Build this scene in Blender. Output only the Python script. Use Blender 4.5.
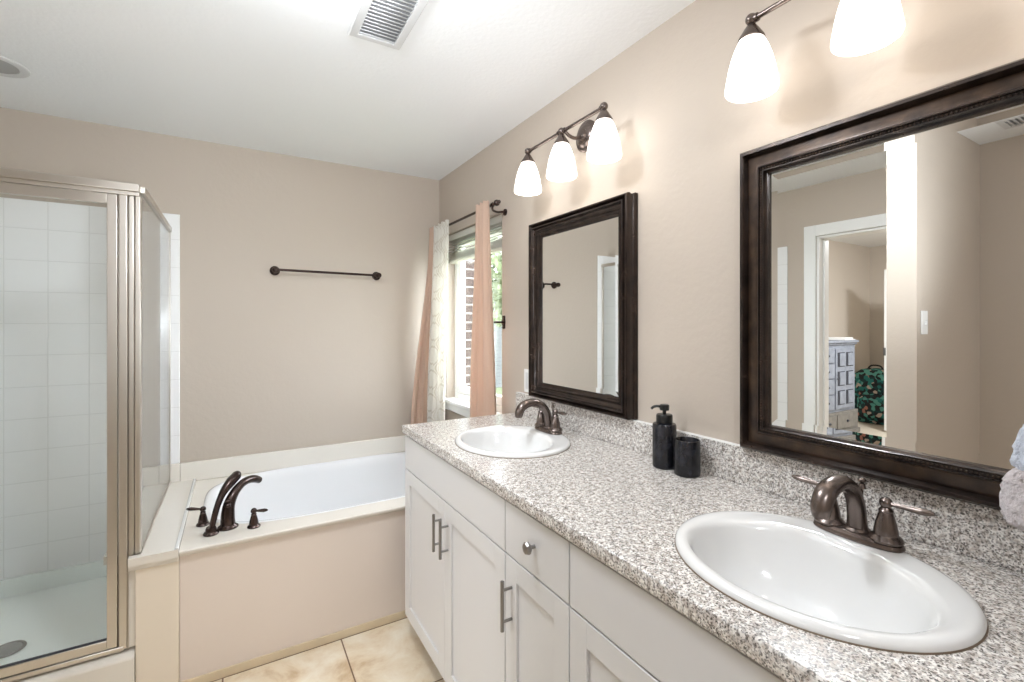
import bpy, bmesh, math, random
from mathutils import Vector, Matrix
random.seed(7)
PI = math.pi
S = bpy.context.scene
for o in list(bpy.data.objects): bpy.data.objects.remove(o)
COL = S.collection

CEIL_Z = 2.431
# ------------------------------------------------------------------ camera
cam_d = bpy.data.cameras.new('camera'); cam = bpy.data.objects.new('camera', cam_d); COL.objects.link(cam)
cam.location = (-1.25, 0.0, 1.41)
cam.rotation_euler = (PI / 2, 0, -math.radians(30.67))
cam_d.sensor_width = 36; cam_d.sensor_fit = 'HORIZONTAL'
cam_d.lens = 36 * 467 / 1024
cam_d.shift_y = -17 / 1024
cam_d.clip_start = 0.02; cam_d.clip_end = 100
S.camera = cam
# ------------------------------------------------------------------ world, exposure
W = bpy.data.worlds.new('sky'); S.world = W; W.use_nodes = True
bg = W.node_tree.nodes['Background']
bg.inputs[0].default_value = (0.86, 0.93, 1.0, 1); bg.inputs[1].default_value = 5.0
S.view_settings.view_transform = 'Standard'; S.view_settings.look = 'None'
S.view_settings.gamma = 1; S.view_settings.use_curve_mapping = False
S.view_settings.exposure = 1.60
SHADE_E = 1.25      # glow of the glass shades of the two vanity lights
FILL_DOME_E = 28.0      # unseen domes added as fill light, mid-room and behind the camera
BED_FILL_E = 75.0       # unseen dome added to brighten the bedroom

# the photographer's flash, bounced off the ceiling
fl_d = bpy.data.lights.new('bounce_flash', 'SPOT'); flash = bpy.data.objects.new('bounce_flash', fl_d); COL.objects.link(flash)
flash.location = (-1.05, 0.0, 1.42); flash.rotation_euler = (Vector((-1.20, 1.75, CEIL_Z)) - Vector(flash.location)).to_track_quat('-Z', 'Y').to_euler()
fl_d.energy = 33; fl_d.spot_size = math.radians(98); fl_d.spot_blend = 1.0; fl_d.shadow_soft_size = 0.12; fl_d.color = (.90, .97, 1.04)
# ------------------------------------------------------------------ materials
def s2l(c):
    return tuple(((x / 255) / 12.92 if x / 255 <= 0.04045 else ((x / 255 + 0.055) / 1.055) ** 2.4) for x in c) + (1,)
def mat(name, col, rough=0.5, metal=0.0, spec=0.5, coat=0.0, emis=None, es=0, bump=0, bscale=60, var=0, vscale=6, sheen=0):
    m = bpy.data.materials.new(name); m.use_nodes = True
    nt = m.node_tree; b = nt.nodes['Principled BSDF']
    c = s2l(col) if max(col) > 1 else tuple(col) + (1,)
    b.inputs['Base Color'].default_value = c
    b.inputs['Roughness'].default_value = rough; b.inputs['Metallic'].default_value = metal
    b.inputs['Specular IOR Level'].default_value = spec; b.inputs['Coat Weight'].default_value = coat
    b.inputs['Sheen Weight'].default_value = sheen
    if emis:
        b.inputs['Emission Color'].default_value = tuple(emis) + (1,); b.inputs['Emission Strength'].default_value = es
    tc = nt.nodes.new('ShaderNodeTexCoord')
    if bump:
        n = nt.nodes.new('ShaderNodeTexNoise'); n.inputs['Scale'].default_value = bscale; n.inputs['Detail'].default_value = 4
        bp = nt.nodes.new('ShaderNodeBump'); bp.inputs['Strength'].default_value = bump; bp.inputs['Distance'].default_value = 0.004
        nt.links.new(tc.outputs['Object'], n.inputs['Vector']); nt.links.new(n.outputs['Fac'], bp.inputs['Height'])
        nt.links.new(bp.outputs['Normal'], b.inputs['Normal'])
    if var:
        n = nt.nodes.new('ShaderNodeTexNoise'); n.inputs['Scale'].default_value = vscale; n.inputs['Detail'].default_value = 5
        r = nt.nodes.new('ShaderNodeValToRGB')
        r.color_ramp.elements[0].position = 0.3; r.color_ramp.elements[1].position = 0.7
        r.color_ramp.elements[0].color = tuple(x * (1 - var) for x in c[:3]) + (1,)
        r.color_ramp.elements[1].color = tuple(min(1, x * (1 + var)) for x in c[:3]) + (1,)
        nt.links.new(tc.outputs['Object'], n.inputs['Vector']); nt.links.new(n.outputs['Fac'], r.inputs['Fac'])
        nt.links.new(r.outputs['Color'], b.inputs['Base Color'])
    return m
def nodes(m): return m.node_tree, m.node_tree.nodes['Principled BSDF']
def grid_mat(name, ax, org, period, grout, c_tile, c_grout, rough=0.15, bumpd=0.0012, stone=0, offset=0.0, period2=None, gr_rough=.8):
    """square grid of tiles over the plane of axes ax (e.g. 'XY'), grid origin org, drawn in world metres"""
    m = mat(name, c_tile, rough); nt, b = nodes(m); L = nt.links
    geo = nt.nodes.new('ShaderNodeNewGeometry'); sep = nt.nodes.new('ShaderNodeSeparateXYZ'); L.new(geo.outputs['Position'], sep.inputs[0])
    comb = nt.nodes.new('ShaderNodeCombineXYZ')
    for i in range(2):
        a = nt.nodes.new('ShaderNodeMath'); a.operation = 'SUBTRACT'; a.inputs[1].default_value = org[i]
        L.new(sep.outputs[ax[i]], a.inputs[0]); L.new(a.outputs[0], comb.inputs[i])
    br = nt.nodes.new('ShaderNodeTexBrick'); br.offset = offset; br.squash = 1
    br.inputs['Scale'].default_value = 1.0; br.inputs['Mortar Size'].default_value = grout / 2; br.inputs['Mortar Smooth'].default_value = 0.1
    br.inputs['Brick Width'].default_value = period; br.inputs['Row Height'].default_value = period2 or period; br.inputs['Bias'].default_value = 0
    L.new(comb.outputs[0], br.inputs['Vector'])
    ct = s2l(c_tile)
    br.inputs['Color1'].default_value = ct; br.inputs['Color2'].default_value = ct; br.inputs['Mortar'].default_value = s2l(c_grout)
    src = br.outputs['Color']
    if stone:
        n = nt.nodes.new('ShaderNodeTexNoise'); n.inputs['Scale'].default_value = 5.5; n.inputs['Detail'].default_value = 10; n.inputs['Distortion'].default_value = 0.35; n.inputs['Roughness'].default_value = .62
        L.new(geo.outputs['Position'], n.inputs['Vector'])
        r = nt.nodes.new('ShaderNodeValToRGB'); r.color_ramp.elements[0].position = 0.34; r.color_ramp.elements[1].position = 0.62
        r.color_ramp.elements[0].color = s2l((205, 178, 142)); r.color_ramp.elements[1].color = s2l((243, 233, 214))
        e = r.color_ramp.elements.new(0.46); e.color = s2l((230, 213, 186))
        L.new(n.outputs['Fac'], r.inputs['Fac'])
        mx = nt.nodes.new('ShaderNodeMix'); mx.data_type = 'RGBA'
        L.new(br.outputs['Fac'], mx.inputs['Factor']); L.new(r.outputs['Color'], mx.inputs['A']); mx.inputs['B'].default_value = s2l(c_grout)
        src = mx.outputs['Result']
    L.new(src, b.inputs['Base Color'])
    inv = nt.nodes.new('ShaderNodeMath'); inv.operation = 'SUBTRACT'; inv.inputs[0].default_value = 1; L.new(br.outputs['Fac'], inv.inputs[1])
    bp = nt.nodes.new('ShaderNodeBump'); bp.inputs['Strength'].default_value = 0.6; bp.inputs['Distance'].default_value = bumpd
    L.new(inv.outputs[0], bp.inputs['Height']); L.new(bp.outputs['Normal'], b.inputs['Normal'])
    return m
def granite():
    m = mat('granite', (200, 198, 195), 0.24, spec=.5); nt, b = nodes(m); L = nt.links
    geo = nt.nodes.new('ShaderNodeNewGeometry')
    def vor(sc, ramp, off):
        mp = nt.nodes.new('ShaderNodeMapping'); mp.inputs['Location'].default_value = (off, off * .7, off * .3); mp.inputs['Rotation'].default_value = (off, .4, off * 2)
        L.new(geo.outputs['Position'], mp.inputs['Vector'])
        v = nt.nodes.new('ShaderNodeTexVoronoi'); v.inputs['Scale'].default_value = sc; L.new(mp.outputs[0], v.inputs['Vector'])
        h = nt.nodes.new('ShaderNodeSeparateColor'); L.new(v.outputs['Color'], h.inputs[0])
        r = nt.nodes.new('ShaderNodeValToRGB'); r.color_ramp.interpolation = 'CONSTANT'
        while len(r.color_ramp.elements) < len(ramp): r.color_ramp.elements.new(0.5)
        for e, (p, c) in zip(r.color_ramp.elements, ramp): e.position = p; e.color = c
        L.new(h.outputs[0], r.inputs['Fac']); return r, h
    g = lambda v, a=1: s2l((v, v * .985, v * .965))[:3] + (a,)
    a, _ = vor(330, [(0, g(244)), (.42, g(230)), (.66, g(205)), (.86, g(172))], 0)
    d, _ = vor(400, [(0, (1, 1, 1, 1)), (.70, s2l((170, 165, 162))), (.86, s2l((92, 86, 84))), (.94, (1, 1, 1, 1))], 3.1)
    nz = nt.nodes.new('ShaderNodeTexNoise'); nz.inputs['Scale'].default_value = 90; nz.inputs['Detail'].default_value = 3; L.new(geo.outputs['Position'], nz.inputs['Vector'])
    nr = nt.nodes.new('ShaderNodeValToRGB'); nr.color_ramp.elements[0].position = .40; nr.color_ramp.elements[0].color = s2l((214, 208, 204)); nr.color_ramp.elements[1].position = .56; nr.color_ramp.elements[1].color = (1, 1, 1, 1)
    L.new(nz.outputs['Fac'], nr.inputs['Fac'])
    m1 = nt.nodes.new('ShaderNodeMix'); m1.data_type = 'RGBA'; m1.blend_type = 'MULTIPLY'; m1.inputs['Factor'].default_value = .88
    L.new(a.outputs[0], m1.inputs['A']); L.new(d.outputs[0], m1.inputs['B'])
    m2 = nt.nodes.new('ShaderNodeMix'); m2.data_type = 'RGBA'; m2.blend_type = 'MULTIPLY'; m2.inputs['Factor'].default_value = 1
    L.new(m1.outputs['Result'], m2.inputs['A']); L.new(nr.outputs[0], m2.inputs['B'])
    L.new(m2.outputs['Result'], b.inputs['Base Color'])
    return m
def glass_mat(name, tint, f=0.08):
    m = bpy.data.materials.new(name); m.use_nodes = True; nt = m.node_tree; nt.nodes.clear()
    out = nt.nodes.new('ShaderNodeOutputMaterial'); t = nt.nodes.new('ShaderNodeBsdfTransparent'); t.inputs[0].default_value = tint + (1,)
    g = nt.nodes.new('ShaderNodeBsdfGlossy'); g.inputs['Roughness'].default_value = 0.02
    fr = nt.nodes.new('ShaderNodeFresnel'); geo = nt.nodes.new('ShaderNodeNewGeometry'); ior = nt.nodes.new('ShaderNodeMapRange'); ior.inputs['To Min'].default_value = 1.45; ior.inputs['To Max'].default_value = 1/1.45
    nt.links.new(geo.outputs['Backfacing'], ior.inputs['Value']); nt.links.new(ior.outputs['Result'], fr.inputs[0])
    mx = nt.nodes.new('ShaderNodeMixShader')
    nt.links.new(fr.outputs[0], mx.inputs[0]); nt.links.new(t.outputs[0], mx.inputs[1]); nt.links.new(g.outputs[0], mx.inputs[2]); nt.links.new(mx.outputs[0], out.inputs[0])
    return m
def streak_metal(name, c1, c2, rough, metal=.35):
    m = mat(name, c1, rough, metal=metal, coat=.15); nt, b = nodes(m); L = nt.links
    tc = nt.nodes.new('ShaderNodeTexCoord'); n = nt.nodes.new('ShaderNodeTexNoise'); n.inputs['Scale'].default_value = 22; n.inputs['Detail'].default_value = 5
    L.new(tc.outputs['Object'], n.inputs['Vector']); r = nt.nodes.new('ShaderNodeValToRGB')
    r.color_ramp.elements[0].position = .35; r.color_ramp.elements[0].color = s2l(c1); r.color_ramp.elements[1].position = .7; r.color_ramp.elements[1].color = s2l(c2)
    L.new(n.outputs['Fac'], r.inputs['Fac']); L.new(r.outputs[0], b.inputs['Base Color']); return m

M = {}
M['wall'] = mat('taupe_wall_paint', (194, 182, 169), .6, bump=.25, bscale=45, spec=.3)
M['ceil'] = mat('ceiling_paint', (238, 239, 240), .8, bump=.3, bscale=60, spec=.2)
M['trim'] = mat('white_trim_paint', (240, 240, 238), .35)
M['cab'] = mat('cabinet_paint', (218, 217, 217), .38)
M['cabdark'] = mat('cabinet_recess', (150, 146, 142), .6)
M['granite'] = granite()
M['bead'] = mat('rim_shadow_brown', (120, 104, 86), .6)  # brown of the shadow line under the sink rim, painted in
M['porc'] = mat('white_porcelain', (229, 229, 228), .08, coat=.4)
M['acryl'] = mat('white_acrylic', (234, 234, 235), .14, coat=.3)
M['marble'] = mat('cultured_marble', (232, 226, 216), .14, coat=.3, var=.015, vscale=2)
M['apron'] = mat('apron_panel', (234, 221, 210), .32, var=.02, vscale=2)
M['apron2'] = mat('apron_panel_cream', (236, 224, 207), .32, var=.02, vscale=2)
M['tileXZ'] = grid_mat('shower_tile_back', 'XZ', (-1.73, .50), .152, .0035, (243, 243, 243), (228, 228, 227))
M['tileYZ'] = grid_mat('shower_tile_side', 'YZ', (1.97, .50), .152, .0035, (243, 243, 243), (228, 228, 227))
M['floor'] = grid_mat('travertine_floor', 'XY', (-.842 - 20 * .45, 2.187 - 20 * .45), .45, .006, (215, 196, 164), (126, 98, 74), rough=.3, stone=1)
M['basetile'] = mat('travertine_base', (222, 204, 174), .4, var=.07, vscale=9)
M['pan'] = mat('shower_pan_white', (243, 248, 245), .3)
M['nickel'] = mat('brushed_nickel', (204, 198, 190), .34, metal=1.0)
M['nickel2'] = mat('satin_steel', (150, 148, 146), .3, metal=1.0)
M['bronze'] = mat('oil_rubbed_bronze', (66, 52, 48), .24, metal=.75, var=.25, vscale=14, coat=.2)
M['bronze2'] = mat('brushed_bronze', (116, 105, 100), .27, metal=.9, var=.12, vscale=18)
M['black'] = mat('black_marble_resin', (27, 28, 34), .25, var=.9, vscale=26)
M['blackp'] = mat('black_pump_plastic', (18, 18, 18), .3)
M['frame'] = streak_metal('espresso_frame', (32, 25, 23), (66, 53, 46), .27, .55)
M['frame2'] = streak_metal('espresso_frame_band', (44, 33, 26), (78, 60, 46), .35, .5)
M['mirror'] = mat('mirror_silver', (.93, .94, .93), 0.0, metal=1.0)
M['glass'] = glass_mat('clear_glass', (.975, .985, .98))
M['wglass'] = glass_mat('window_glass', (.97, .98, .98))
M['shade'] = mat('lit_frosted_glass', (250, 246, 240), .4, emis=(1.0, .96, .92), es=SHADE_E)
M['dome'] = mat('fill_dome_glow', (250, 246, 240), .4, emis=(.92, .975, 1.04), es=FILL_DOME_E)  # glow of the two added fill domes
M['bdome'] = mat('bedroom_fill_glow', (250, 246, 240), .4, emis=(.95, .97, 1.0), es=BED_FILL_E)  # glow of the dome added to brighten the bedroom
M['peach'] = mat('peach_curtain_fabric', (222, 193, 172), .85, sheen=.2, bump=.3, bscale=500)
M['blind'] = mat('white_blind_slat', (238, 236, 228), .5)
M['carpet'] = mat('beige_carpet', (205, 194, 176), .95, bump=.8, bscale=300, var=.06, vscale=60)
M['dresser'] = mat('grey_blue_wood', (142, 148, 160), .55, var=.16, vscale=14)
M['dresser_base'] = mat('weathered_grey_wood', (126, 122, 116), .6, var=.16, vscale=14)
M['dark'] = mat('dark_groove', (60, 62, 70), .7)
M['bedwall'] = mat('bedroom_wall_paint', (206, 196, 184), .7)
M['lens'] = mat('grey_lamp_lens', (168, 168, 168), .5)
M['ventdark'] = mat('duct_dark', (150, 150, 150), .8)
M['vent'] = mat('vent_paint', (210, 210, 210), .5)
M['leaf'] = mat('leaf_green', (88, 98, 62), .6, var=.35, vscale=6)
M['bark'] = mat('bark', (90, 75, 60), .9, bump=.5, bscale=30)
M['grass'] = mat('lawn', (100, 108, 76), .9, var=.2, vscale=10)
M['brick'] = grid_mat('exterior_brick', 'XZ', (0, .0), .21, .014, (64, 50, 45), (140, 136, 130), rough=.8, bumpd=.004, offset=.5, period2=.075)
M['siding'] = grid_mat('grey_siding', 'XZ', (0, .0), 3.0, .012, (96, 98, 98), (60, 60, 60), rough=.7, bumpd=.004, offset=.5, period2=.10)

def white_pattern():
    m = mat('white_trellis_curtain', (240, 236, 228), .85, sheen=.2); nt, b = nodes(m); L = nt.links
    uv = nt.nodes.new('ShaderNodeUVMap'); sep = nt.nodes.new('ShaderNodeSeparateXYZ'); L.new(uv.outputs[0], sep.inputs[0])
    def mth(op, a, v=None):
        n = nt.nodes.new('ShaderNodeMath'); n.operation = op
        if isinstance(a, float): n.inputs[0].default_value = a
        else: L.new(a, n.inputs[0])
        if v is not None:
            if isinstance(v, float): n.inputs[1].default_value = v
            else: L.new(v, n.inputs[1])
        return n.outputs[0]
    a = mth('COSINE', mth('MULTIPLY', sep.outputs[0], 2 * PI / .09)); c = mth('COSINE', mth('MULTIPLY', sep.outputs[1], 2 * PI / .16))
    s = mth('ABSOLUTE', mth('ADD', a, c)); k = mth('LESS_THAN', mth('ABSOLUTE', mth('SUBTRACT', s, .35)), .2)
    mx = nt.nodes.new('ShaderNodeMix'); mx.data_type = 'RGBA'; L.new(k, mx.inputs['Factor'])
    mx.inputs['A'].default_value = s2l((246, 243, 236)); mx.inputs['B'].default_value = s2l((228, 222, 212)); L.new(mx.outputs['Result'], b.inputs['Base Color'])
    return m
M['trellis'] = white_pattern()
def translucent(m, f):
    nt, b = nodes(m); out = nt.nodes['Material Output']; t = nt.nodes.new('ShaderNodeBsdfTranslucent'); mx = nt.nodes.new('ShaderNodeMixShader'); mx.inputs[0].default_value = f
    src = b.inputs['Base Color']
    if src.is_linked: nt.links.new(src.links[0].from_socket, t.inputs[0])
    else: t.inputs[0].default_value = src.default_value
    nt.links.new(b.outputs[0], mx.inputs[1]); nt.links.new(t.outputs[0], mx.inputs[2]); nt.links.new(mx.outputs[0], out.inputs[0])
translucent(M['trellis'], .4); translucent(M['peach'], .25); translucent(M['blind'], .3)
def camo():
    m = mat('teal_floral_fabric', (40, 90, 90), .8); nt, b = nodes(m); L = nt.links
    tc = nt.nodes.new('ShaderNodeTexCoord'); v = nt.nodes.new('ShaderNodeTexVoronoi'); v.inputs['Scale'].default_value = 24; L.new(tc.outputs['Object'], v.inputs['Vector'])
    h = nt.nodes.new('ShaderNodeSeparateColor'); L.new(v.outputs['Color'], h.inputs[0]); r = nt.nodes.new('ShaderNodeValToRGB'); r.color_ramp.interpolation = 'CONSTANT'
    for p, c in ((0, (28, 34, 38)), (.34, (38, 118, 112)), (.55, (20, 60, 62)), (.68, (92, 160, 146)), (.86, (196, 180, 164)), (.92, (176, 120, 104))):
        e = r.color_ramp.elements.new(p) if p not in (0,) else r.color_ramp.elements[0]; e.position = p; e.color = s2l(c)
    r.color_ramp.elements[-1].color = s2l((30, 30, 34)); r.color_ramp.elements[-1].position = .95
    L.new(h.outputs[0], r.inputs['Fac']); L.new(r.outputs[0], b.inputs['Base Color']); return m
M['camo'] = camo()
def plush(name, c):
    m = mat(name, c, .95, sheen=.5, bump=1.0, bscale=260, var=.08, vscale=120); return m
M['plush'] = plush('lilac_grey_plush', (212, 204, 206)); M['blueband'] = plush('pale_blue_plush', (212, 219, 233))

# ------------------------------------------------------------------ mesh helpers
class MB:
    def __init__(s): s.v = []; s.f = []; s.uv = {}
    def add(s, vs, fs):
        n = len(s.v); s.v += [tuple(p) for p in vs]; s.f += [tuple(i + n for i in f) for f in fs]; return n
    def box(s, a, b):
        x0, y0, z0 = [min(p, q) for p, q in zip(a, b)]; x1, y1, z1 = [max(p, q) for p, q in zip(a, b)]
        s.add([(x0,y0,z0),(x1,y0,z0),(x1,y1,z0),(x0,y1,z0),(x0,y0,z1),(x1,y0,z1),(x1,y1,z1),(x0,y1,z1)],
              [(0,3,2,1),(4,5,6,7),(0,1,5,4),(1,2,6,5),(2,3,7,6),(3,0,4,7)]); return s
    def rings(s, R, close=True, cap0=True, cap1=True):
        n = len(R[0]); vs = [p for r in R for p in r]; fs = []
        for i in range(len(R) - 1):
            for j in range(n if close else n - 1):
                k = (j + 1) % n; fs.append((i*n + j, i*n + k, (i+1)*n + k, (i+1)*n + j))
        if cap0: fs.append(tuple(range(n))[::-1])
        if cap1: fs.append(tuple((len(R)-1)*n + j for j in range(n)))
        s.add(vs, fs); return s
    def lathe(s, prof, c=(0,0,0), axis='Z', n=32, cap0=True, cap1=True, sx=1, sy=1):
        R = []
        for r, h in prof:
            ring = []
            for j in range(n):
                a = 2*PI*j/n; p = (r*math.cos(a)*sx, r*math.sin(a)*sy, h)
                if axis == 'X': p = (p[2], p[0], p[1])
                if axis == 'Y': p = (p[1], p[2], p[0])
                ring.append(tuple(p[i] + c[i] for i in range(3)))
            R.append(ring)
        return s.rings(R, cap0=cap0, cap1=cap1)
    def tube(s, pts, rad, n=14, flat=None):
        pts = [Vector(p) for p in pts]
        if not hasattr(rad, '__len__'): rad = [rad]*len(pts)
        t0 = (pts[1]-pts[0]).normalized(); up = Vector((0,0,1)) if abs(t0.z) < .9 else Vector((1,0,0))
        u = t0.cross(up).normalized(); R = []
        for i, p in enumerate(pts):
            t = (pts[min(i+1,len(pts)-1)] - pts[max(i-1,0)]).normalized()
            u = (u - t*u.dot(t)).normalized(); w = t.cross(u)
            ru = rw = rad[i]
            if flat: rw = rad[i]*flat[i] if hasattr(flat,'__len__') else rad[i]*flat
            R.append([tuple(p + u*ru*math.cos(2*PI*j/n) + w*rw*math.sin(2*PI*j/n)) for j in range(n)])
        return s.rings(R)
    def ball(s, c, r, n=16, sc=(1,1,1)):
        R = []
        for i in range(1, n//2):
            a = PI*i/(n//2); R.append([(c[0]+r*sc[0]*math.sin(a)*math.cos(2*PI*j/n), c[1]+r*sc[1]*math.sin(a)*math.sin(2*PI*j/n), c[2]-r*sc[2]*math.cos(a)) for j in range(n)])
        return s.rings(R)
def smooth(P, k=4):
    P = [Vector(p) for p in P]; out = []
    for i in range(len(P)-1):
        a, b, c, d = P[max(i-1,0)], P[i], P[i+1], P[min(i+2,len(P)-1)]
        for j in range(k):
            t = j/k; out.append(.5*((2*b)+(c-a)*t+(2*a-5*b+4*c-d)*t*t+(3*b-a-3*c+d)*t**3))
    out.append(P[-1]); return out
def root_loc(p):
    while p is not None and p.parent is not None: p = p.parent
    return Vector(p.location) if p is not None else Vector((0,0,0))
def obj(name, mb, m, parent=None, base=None, bevel=0, angle=35, solid=0, segs=2, subsurf=0, label=None, kind=None):
    """links ONE mesh object; vertices of mb are in world metres (base/parent location is subtracted)"""
    o0 = root_loc(parent) if parent else Vector(base or (0,0,0))
    me = bpy.data.meshes.new(name); me.from_pydata([tuple(Vector(p)-o0) for p in mb.v], [], mb.f)
    bm = bmesh.new(); bm.from_mesh(me); bmesh.ops.recalc_face_normals(bm, faces=bm.faces); bm.to_mesh(me); bm.free()
    if mb.uv:
        uvl = me.uv_layers.new(name='UVMap')
        for lp in me.loops: uvl.data[lp.index].uv = mb.uv.get(lp.vertex_index, (0,0))
    me.polygons.foreach_set('use_smooth', [True]*len(me.polygons)); me.set_sharp_from_angle(angle=math.radians(angle))
    me.materials.append(M[m] if isinstance(m, str) else m)
    o = bpy.data.objects.new(name, me); COL.objects.link(o)
    if parent: o.parent = parent
    else: o.location = o0
    if solid: md = o.modifiers.new('solid', 'SOLIDIFY'); md.thickness = solid; md.offset = 0
    if subsurf: md = o.modifiers.new('sub', 'SUBSURF'); md.levels = subsurf; md.render_levels = subsurf
    if bevel:
        md = o.modifiers.new('bevel', 'BEVEL'); md.width = bevel; md.segments = segs; md.limit_method = 'ANGLE'; md.angle_limit = math.radians(30)
        md.harden_normals = False
    if label: o['label'] = label
    if kind: o['kind'] = kind
    return o
def thing(name, label, cat, loc, group=None):
    o = bpy.data.objects.new(name, None); o.empty_display_size = .05; COL.objects.link(o); o.location = loc
    o['label'] = label; o['category'] = cat
    if group: o['group'] = group
    return o
def tag(o, label, cat, group=None):
    o['label'] = label; o['category'] = cat
    if group: o['group'] = group
    return o
def dup(r0, loc, label, group=None):
    r = r0.copy(); COL.objects.link(r); r.location = loc; r['label'] = label
    for ch in list(r0.children):
        c = ch.copy(); COL.objects.link(c); c.parent = r
        for g in list(ch.children):
            d = g.copy(); COL.objects.link(d); d.parent = c
    return r
def struct(name, mb, m, base=None, **k):
    o = obj(name, mb, m, base=base, **k); o['kind'] = 'structure'; return o
def sell(a, b, cx, cy, n, e=2.0, z=0, ph=0):
    out = []
    for j in range(n):
        t = 2*PI*j/n + ph; c, s_ = math.cos(t), math.sin(t)
        out.append((cx + a*math.copysign(abs(c)**(2/e), c), cy + b*math.copysign(abs(s_)**(2/e), s_), z))
    return out
def plate_hole(mb, x0, x1, y0, y1, z, inner):
    """flat plate between a rectangle and a closed inner loop"""
    n = len(inner); cx = sum(p[0] for p in inner)/n; cy = sum(p[1] for p in inner)/n; outer = []
    for p in inner:
        dx, dy = p[0]-cx, p[1]-cy
        tx = ((x1 if dx > 0 else x0)-cx)/dx if abs(dx) > 1e-9 else 1e9; ty = ((y1 if dy > 0 else y0)-cy)/dy if abs(dy) > 1e-9 else 1e9
        t = min(tx, ty); outer.append([cx+dx*t, cy+dy*t, z])
    for X in (x0, x1):
        for Y in (y0, y1):
            k = min(range(n), key=lambda i: (outer[i][0]-X)**2+(outer[i][1]-Y)**2); outer[k] = [X, Y, z]
    mb.add([tuple(p) for p in inner]+[tuple(p) for p in outer], [(j, (j+1) % n, n+(j+1) % n, n+j) for j in range(n)])
def frame_sweep(mb, y0, y1, z0, z1, prof):
    """picture-frame moulding on the wall x=0; prof = [(inset, stand-off)]"""
    R = [[(-h, y0+o, z0+o), (-h, y1-o, z0+o), (-h, y1-o, z1-o), (-h, y0+o, z1-o)] for o, h in prof]
    n = 4; vs = [p for r in R for p in r]; fs = []
    for i in range(len(R)-1):
        for j in range(4): k = (j+1) % 4; fs.append((i*4+j, i*4+k, (i+1)*4+k, (i+1)*4+j))
    mb.add(vs, fs)

CH = 2.431; WX = -2.45; YB = 3.12
# ------------------------------------------------------------------ the room
mb = MB(); mb.box((WX-.12, -1.5, -.1), (.14, YB+.12, 0)); struct('floor', mb, 'floor')
mb = MB(); mb.box((WX-.12, -1.5, CH), (.14, YB+.12, CH+.1)); struct('ceiling', mb, 'ceil')
mb = MB(); mb.box((WX-.12, YB, 0), (.14, YB+.12, CH)); struct('wall_back', mb, 'wall')
WY0, WY1, WZ0, WZ1 = 2.215, 2.99, .90, 2.02
mb = MB(); mb.box((0, -1.4, 0), (.14, WY0, CH)); mb.box((0, WY1, 0), (.14, YB, CH)); mb.box((0, WY0, 0), (.14, WY1, WZ0)); mb.box((0, WY0, WZ1), (.14, WY1, CH))
struct('wall_right', mb, 'wall')
DY0, DY1, DZ = 1.12, 1.80, 2.05
mb = MB(); mb.box((WX-.12, DY1, 0), (WX, YB, CH)); mb.box((WX-.12, DY0, DZ), (WX, DY1, CH)); mb.box((WX-.12, -1.4, 0), (WX, DY0, CH)); struct('wall_left', mb, 'wall')
mb = MB(); mb.box((WX, .93, 0), (-1.59, 1.05, CH)); struct('wall_partition', mb, 'wall')
mb = MB(); mb.box((WX-.12, -1.5, 0), (.14, -1.4, CH)); struct('wall_front', mb, 'wall')
mb = MB(); mb.box((-.62, -.18, 0), (0, -.06, CH)); struct('wall_alcove', mb, 'wall')
# bedroom beyond the door
mb = MB(); mb.box((-7.4, -1.5, -.1), (WX-.12, 3.5, 0)); struct('floor_bedroom', mb, 'carpet')
mb = MB(); mb.box((-7.4, -1.5, 2.6), (WX-.12, 3.5, 2.7)); struct('ceiling_bedroom', mb, 'ceil')
mb = MB(); mb.box((-7.4, 3.4, 0), (WX-.12, 3.52, 2.6)); struct('wall_bedroom_back', mb, 'bedwall')
mb = MB(); mb.box((-7.39, -1.4, 0), (-7.27, 3.4, 2.6)); struct('wall_bedroom_left', mb, 'bedwall')
mb = MB(); mb.box((-7.4, -1.5, 0), (WX-.12, -1.4, 2.6)); struct('wall_bedroom_front', mb, 'bedwall')
mb = MB(); mb.box((WX-.14, 1.9, 0), (WX-.12, 3.4, 2.6)); mb.box((WX-.14, -1.4, 0), (WX-.12, 1.03, 2.6)); mb.box((WX-.14, 1.03, 2.14), (WX-.12, 1.9, 2.6)); struct('wall_bedroom_right', mb, 'bedwall')
# door casing of the opening
mb = MB()
for xs in ((WX, WX+.018), (WX-.16, WX-.14)):
    mb.box((xs[0], DY1, 0), (xs[1], DY1+.08, DZ+.08)); mb.box((xs[0], DY0-.07, 0), (xs[1], DY0, DZ+.08)); mb.box((xs[0], DY0, DZ), (xs[1], DY1, DZ+.08))
mb.box((WX-.139, DY1-.018, 0), (WX+.001, DY1, DZ)); mb.box((WX-.139, DY0, 0), (WX+.001, DY0+.018, DZ)); mb.box((WX-.139, DY0+.018, DZ-.018), (WX+.001, DY1-.018, DZ))
mb.box((WX-.09, DY1-.03, 0), (WX-.055, DY1-.018, DZ-.018))
struct('trim_door', mb, 'trim', bevel=.004)
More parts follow.
